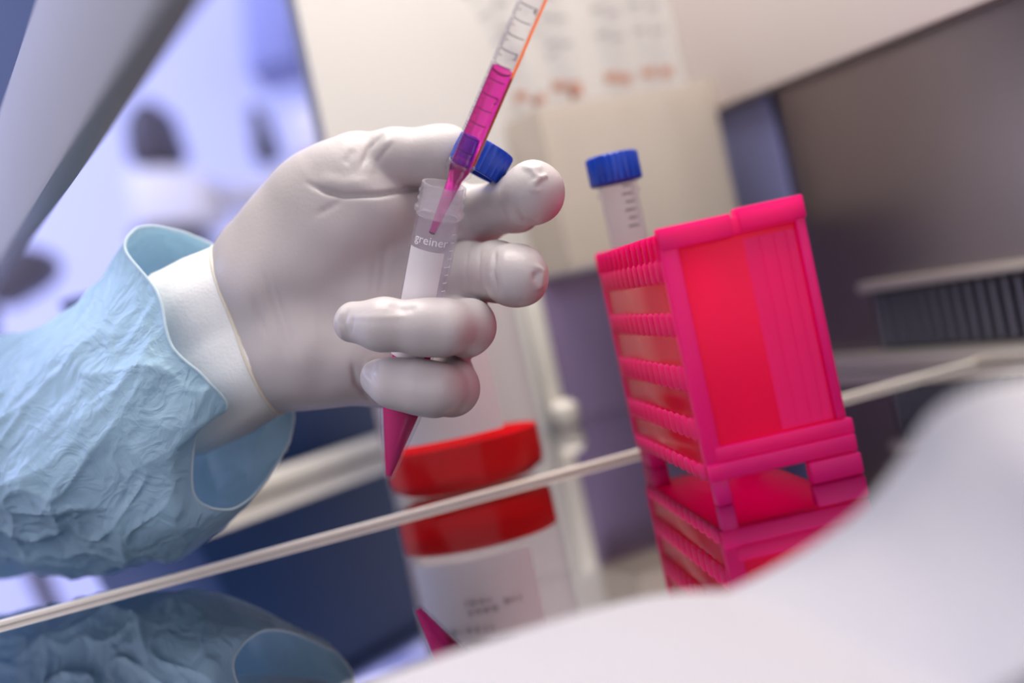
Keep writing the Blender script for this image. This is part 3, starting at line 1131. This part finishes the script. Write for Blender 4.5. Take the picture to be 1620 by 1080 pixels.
Nh = sdf_normals(Vh)
pxs = np.stack([810 + FPX * Vh[:, 0] / -Vh[:, 2], 540 - FPX * Vh[:, 1] / -Vh[:, 2]], 1)
facing = (-(Nh * Vh).sum(1) / np.linalg.norm(Vh, axis=1))


def polydist(pts):
    best = np.full(len(pxs), 1e9)
    tt = np.zeros(len(pxs))
    tot = len(pts) - 1
    for i in range(tot):
        a, b = np.array(pts[i], float), np.array(pts[i + 1], float)
        ba = b - a
        t = np.clip(((pxs - a) @ ba) / (ba @ ba), 0, 1)
        d_ = np.linalg.norm(pxs - (a + t[:, None] * ba), axis=1)
        m = d_ < best
        best[m] = d_[m]
        tt[m] = (i + t[m]) / tot
    return best, tt


creases = [  # points, width px, depth mm (negative = raised), depth range
    ([(484, 288), (515, 303), (545, 310), (600, 308), (650, 299), (690, 290)], 4.2, 2.0, (.50, .60)),
    ([(500, 283), (540, 292), (590, 288)], 12.0, -0.9, (.50, .60)),
    ([(545, 312), (525, 327), (495, 342)], 6.0, 0.6, (.50, .60)),
    ([(606, 210), (584, 235), (570, 268)], 4.0, 0.9, (.50, .60)),
    ([(622, 214), (600, 238), (584, 276)], 6.0, -0.5, (.50, .60)),
    ([(622, 225), (592, 262)], 3.4, 0.5, (.50, .60)),
    ([(560, 235), (545, 262)], 6.0, 0.4, (.50, .60)),
    ([(415, 430), (440, 505), (458, 570)], 3.2, 0.6, (.50, .60)),
    ([(432, 436), (456, 505), (476, 570)], 3.2, 0.55, (.50, .60)),
    ([(400, 470), (422, 535)], 3.0, 0.45, (.50, .60)),
    ([(500, 480), (512, 560)], 4.0, 0.2, (.50, .60)),
    ([(615, 380), (606, 430), (600, 470)], 7.0, 0.6, (.50, .60)),
    ([(596, 400), (588, 470)], 6.0, 0.4, (.50, .60)),
    ([(556, 572), (564, 608), (588, 636)], 4.0, 1.2, (.555, .60)),
    ([(785, 392), (780, 430), (790, 472)], 3.4, 1.0, (.50, .60)),
    ([(800, 392), (796, 430), (804, 474)], 6.0, -0.4, (.50, .60)),
    ([(742, 390), (736, 430), (744, 470)], 2.6, 0.35, (.50, .60)),
    ([(760, 388), (756, 430), (762, 472)], 2.4, 0.35, (.50, .60)),
    ([(812, 326), (828, 348), (856, 358)], 3.6, 1.1, (.50, .60)),
    ([(615, 482), (640, 490), (660, 486)], 6.0, 0.5, (.49, .55)),
    ([(545, 500), (600, 502), (650, 500)], 4.0, -0.25, (.49, .55)),
    ([(543, 484), (534, 508), (544, 540)], 4.0, -0.6, (.49, .56)),
    ([(552, 488), (544, 512), (554, 540)], 3.4, 0.6, (.49, .56)),
    ([(560, 500), (556, 530)], 3.0, 0.3, (.49, .56)),
    ([(583, 568), (576, 590), (588, 608)], 3.4, -0.5, (.49, .56)),
    ([(592, 570), (585, 592), (598, 612)], 3.0, 0.5, (.49, .56)),
    ([(600, 572), (596, 586)], 3.0, 0.3, (.49, .56)),
    # slack puckers on the index and middle fingertips
    ([(824, 262), (842, 268), (852, 282), (838, 300)], 4.5, -1.0, (.48, .60)),
    ([(852, 282), (868, 276)], 4.0, -0.8, (.48, .60)),
    ([(842, 268), (860, 262)], 4.0, -0.5, (.48, .60)),
    ([(838, 300), (856, 302)], 4.0, -0.5, (.48, .60)),
    ([(842, 418), (858, 428), (856, 452), (846, 456)], 4.0, -1.0, (.48, .60)),
    ([(846, 430), (846, 446)], 4.0, 0.8, (.48, .60)),
]
disp = np.zeros(len(Vh))
vis = np.clip(facing * 3, 0, 1)
for pts, wd, dep, (da, db) in creases:
    dd, tt = polydist(pts)
    m = (dd < wd * 4) & (-Vh[:, 2] > da) & (-Vh[:, 2] < db)
    disp[m] -= dep * 0.001 * np.exp(-(dd[m] / wd) ** 2) * np.clip(np.minimum(tt[m], 1 - tt[m]) * 4 + 0.08, 0, 1) * vis[m]
rng = np.random.RandomState(3)
for _ in range(10):
    kv = rng.normal(size=3) * np.array([230, 90, 150])
    disp += 0.00010 * np.sin(Vh @ kv + rng.uniform(0, 6.28))
Vh2 = Vh + Nh * disp[:, None]

# wrist edge of the glove: cut by the plane of its rim
p1, p2, p3 = cc_(343, 383, .590), cc_(442, 640, .588), cc_(362, 512, .556)
pc = (p1 + p2) / 2
pn = np.cross(p2 - p1, p3 - p1)
pn /= np.linalg.norm(pn)
if pn @ (cc_(600, 450, .58) - pc) < 0:
    pn = -pn
sidev = (Vh2 - pc) @ pn
keep = (sidev[Fh] > 0).all(1)
Fk = Fh[keep]
used = np.unique(Fk)
remap = -np.ones(len(Vh2), np.int64)
remap[used] = np.arange(len(used))
Rm = np.array(CM.to_3x3())
Tm = np.array(CLOC)
Vw = Vh2[used] @ Rm.T + Tm
me = bpy.data.meshes.new('glove')
me.vertices.add(len(Vw))
me.vertices.foreach_set('co', Vw.ravel())
Fk = remap[Fk]
me.loops.add(Fk.size)
me.loops.foreach_set('vertex_index', Fk.ravel().astype(np.int32))
me.polygons.add(len(Fk))
me.polygons.foreach_set('loop_start', (np.arange(len(Fk)) * 4).astype(np.int32))
me.polygons.foreach_set('loop_total', np.full(len(Fk), 4, np.int32))
me.update(calc_edges=True)
me.validate()

person = empty('person', P(392, 700, .60))
tag(person, 'forearm in pale blue gown sleeve, off-white gloved hand gripping the open tube', 'person')
me.materials.append(MATS['glove'])
me.polygons.foreach_set('use_smooth', [True] * len(me.polygons))
glove = bpy.data.objects.new('glove', me)
COL.objects.link(glove)
glove.parent = person
glove.matrix_parent_inverse = Matrix.Translation(-person.location)

# rim ring found by marching the skin outwards in the rim plane
u = (p2 - p1) / np.linalg.norm(p2 - p1)
v = np.cross(pn, u)
NR = 72
ringpts = []
rr = np.linspace(0.004, 0.055, 250)
for k in range(NR):
    a = 2 * math.pi * k / NR
    dirv = u * math.cos(a) + v * math.sin(a)
    Q = (pc + rr[:, None] * dirv).astype(np.float32)
    s = hand_sdf(Q)
    j = np.argmax(s > 0)
    r = rr[j] if s[j] > 0 else rr[-1]
    ringpts.append(pc + dirv * r)
W2 = lambda q: Vector(Rm @ np.asarray(q) + Tm)
rw_ = [W2(q) for q in ringpts]
obj('glove_rim', sweep(rw_, 0.0008, 8, closed=True), 'glove_rim', glove)

# knit cuff between glove and sleeve
armdir = (cc_(120, 650, .618) - pc)
armdir /= np.linalg.norm(armdir)
V, F = [], []
steps = [(-0.010, 0.955), (0.0, 0.985), (0.006, 1.0), (0.016, 1.02), (0.030, 1.03), (0.042, 1.0), (0.054, 0.94)]
for (s, g) in steps:
    for k in range(NR):
        q = pc + (ringpts[k] - pc) * g + armdir * s
        wob = 0.0006 * math.sin(k * 1.3 + s * 200) * (1 if s > 0.01 else 0)
        dv = (ringpts[k] - pc) / np.linalg.norm(ringpts[k] - pc)
        V.append(W2(q + dv * wob))
for i in range(len(steps) - 1):
    for k in range(NR):
        k2 = (k + 1) % NR
        F.append((i * NR + k, i * NR + k2, (i + 1) * NR + k2, (i + 1) * NR + k))
cuff = obj('cuff', mesh_from(V, F), 'knit_cuff', person)
cuff['label'] = 'white knitted cuff'
solidify(cuff, 0.0012)

# gown sleeve: hand-laid rings (top, front, bottom, back), splined, then crumpled
RG = [
    # rim
    [(236, 358, .592), (198, 392, .576), (248, 462, .560), (270, 545, .552), (322, 596, .550), (360, 645, .556), (318, 672, .562), (304, 730, .562), (312, 792, .566), (372, 806, .576),
     (432, 745, .590), (466, 655, .606), (430, 560, .622), (368, 440, .618), (332, 386, .606)],
    [(205, 398, .600), (176, 430, .584), (208, 492, .562), (232, 570, .550), (270, 640, .546), (292, 690, .548), (272, 735, .552), (258, 790, .556), (272, 838, .562), (330, 846, .576),
     (398, 790, .594), (436, 690, .612), (400, 580, .630), (330, 460, .628), (272, 400, .616)],
    [(150, 462, .610), (122, 496, .592), (142, 552, .568), (162, 630, .554), (180, 700, .552), (190, 755, .554), (182, 800, .560), (180, 850, .568), (212, 888, .580), (272, 886, .594),
     (330, 838, .612), (350, 740, .630), (320, 620, .644), (262, 520, .640), (200, 470, .626)],
    [(62, 520, .622), (38, 548, .604), (46, 610, .580), (54, 680, .566), (58, 750, .562), (60, 796, .566), (58, 836, .578), (72, 872, .598), (112, 902, .614), (164, 902, .628),
     (210, 870, .640), (220, 780, .655), (200, 660, .662), (160, 570, .655), (108, 526, .640)],
    [(-10, 534, .636), (-34, 570, .618), (-40, 630, .595), (-42, 700, .582), (-44, 770, .578), (-44, 806, .584), (-40, 838, .602), (-20, 876, .626), (22, 908, .640), (62, 914, .650),
     (100, 885, .655), (110, 800, .670), (90, 690, .678), (60, 600, .670), (24, 545, .655)],
    [(-180, 560, .668), (-210, 610, .650), (-220, 680, .630), (-222, 740, .618), (-222, 800, .615), (-220, 850, .620), (-210, 890, .628), (-190, 925, .640), (-150, 950, .655), (-110, 945, .672),
     (-80, 905, .69), (-70, 830, .70), (-90, 720, .71), (-120, 630, .70), (-150, 570, .69)],
]
RGP = [[P(*c) for c in r] for r in RG]
NA, NS = 260, 170
CREASE = (P(300, 480, .575) - P(60, 760, .585)).normalized()
npt = len(RG[0])
base = []
for j in range(NS + 1):
    t = j / NS * (len(RG) - 1)
    # spline along the arm first
    ringp = [crom([r[i] for r in RGP], t) for i in range(npt)]
    base.append([crom(ringp, k / NA * npt, closed=True) for k in range(NA)])
V, F = [], []
axis0 = P(330, 620, .59)
axis1 = P(-200, 740, .66)
for j in range(NS + 1):
    for k in range(NA):
        p = base[j][k]
        cen = sum((base[j][(k + q * NA // 6) % NA] for q in range(6)), Vector()) / 6
        nrm = (p - cen).normalized()
        s = j / NS
        amp = min(1.0, 0.25 + s * 6)
        # crumple: thin sharp creases drawn out along the arm, on broad soft folds
        al = p.dot(CREASE)
        q = p - CREASE * al * 0.62
        rdg = lambda fq, off, sh: (1 - min(1, abs(mnoise.noise(q * fq + Vector(off))) * 2.2)) ** sh
        n1 = rdg(30, (0, 0, 0), 3)
        n2 = rdg(62, (7, 3, 1), 3)
        n3 = mnoise.noise(q * 20 + Vector((3, 9, 2)))
        n4 = rdg(24, (1, 5, 8), 5)
        n5 = rdg(120, (4, 4, 1), 3) * max(0.0, 0.5 + mnoise.noise(q * 14 + Vector((8, 1, 5))) * 1.6)
        p = p + nrm * amp * (0.0024 * n1 + 0.0015 * n2 + 0.0045 * n3 + 0.0022 * n4 + 0.0008 * n5 - 0.0030)
        p.z = max(p.z, 0.0012)
        V.append(p)
for j in range(NS):
    for k in range(NA):
        k2 = (k + 1) % NA
        F.append((j * NA + k, j * NA + k2, (j + 1) * NA + k2, (j + 1) * NA + k))
slv = obj('sleeve', mesh_from(V, F), 'gown_blue', person)
slv['label'] = 'crumpled pale blue gown sleeve'
solidify(slv, 0.0005)
# folded hem along the sleeve opening
obj('hem', sweep([Vector(V[k]) for k in range(NA)], 0.0006, 8, closed=True), 'gown_hem', slv)
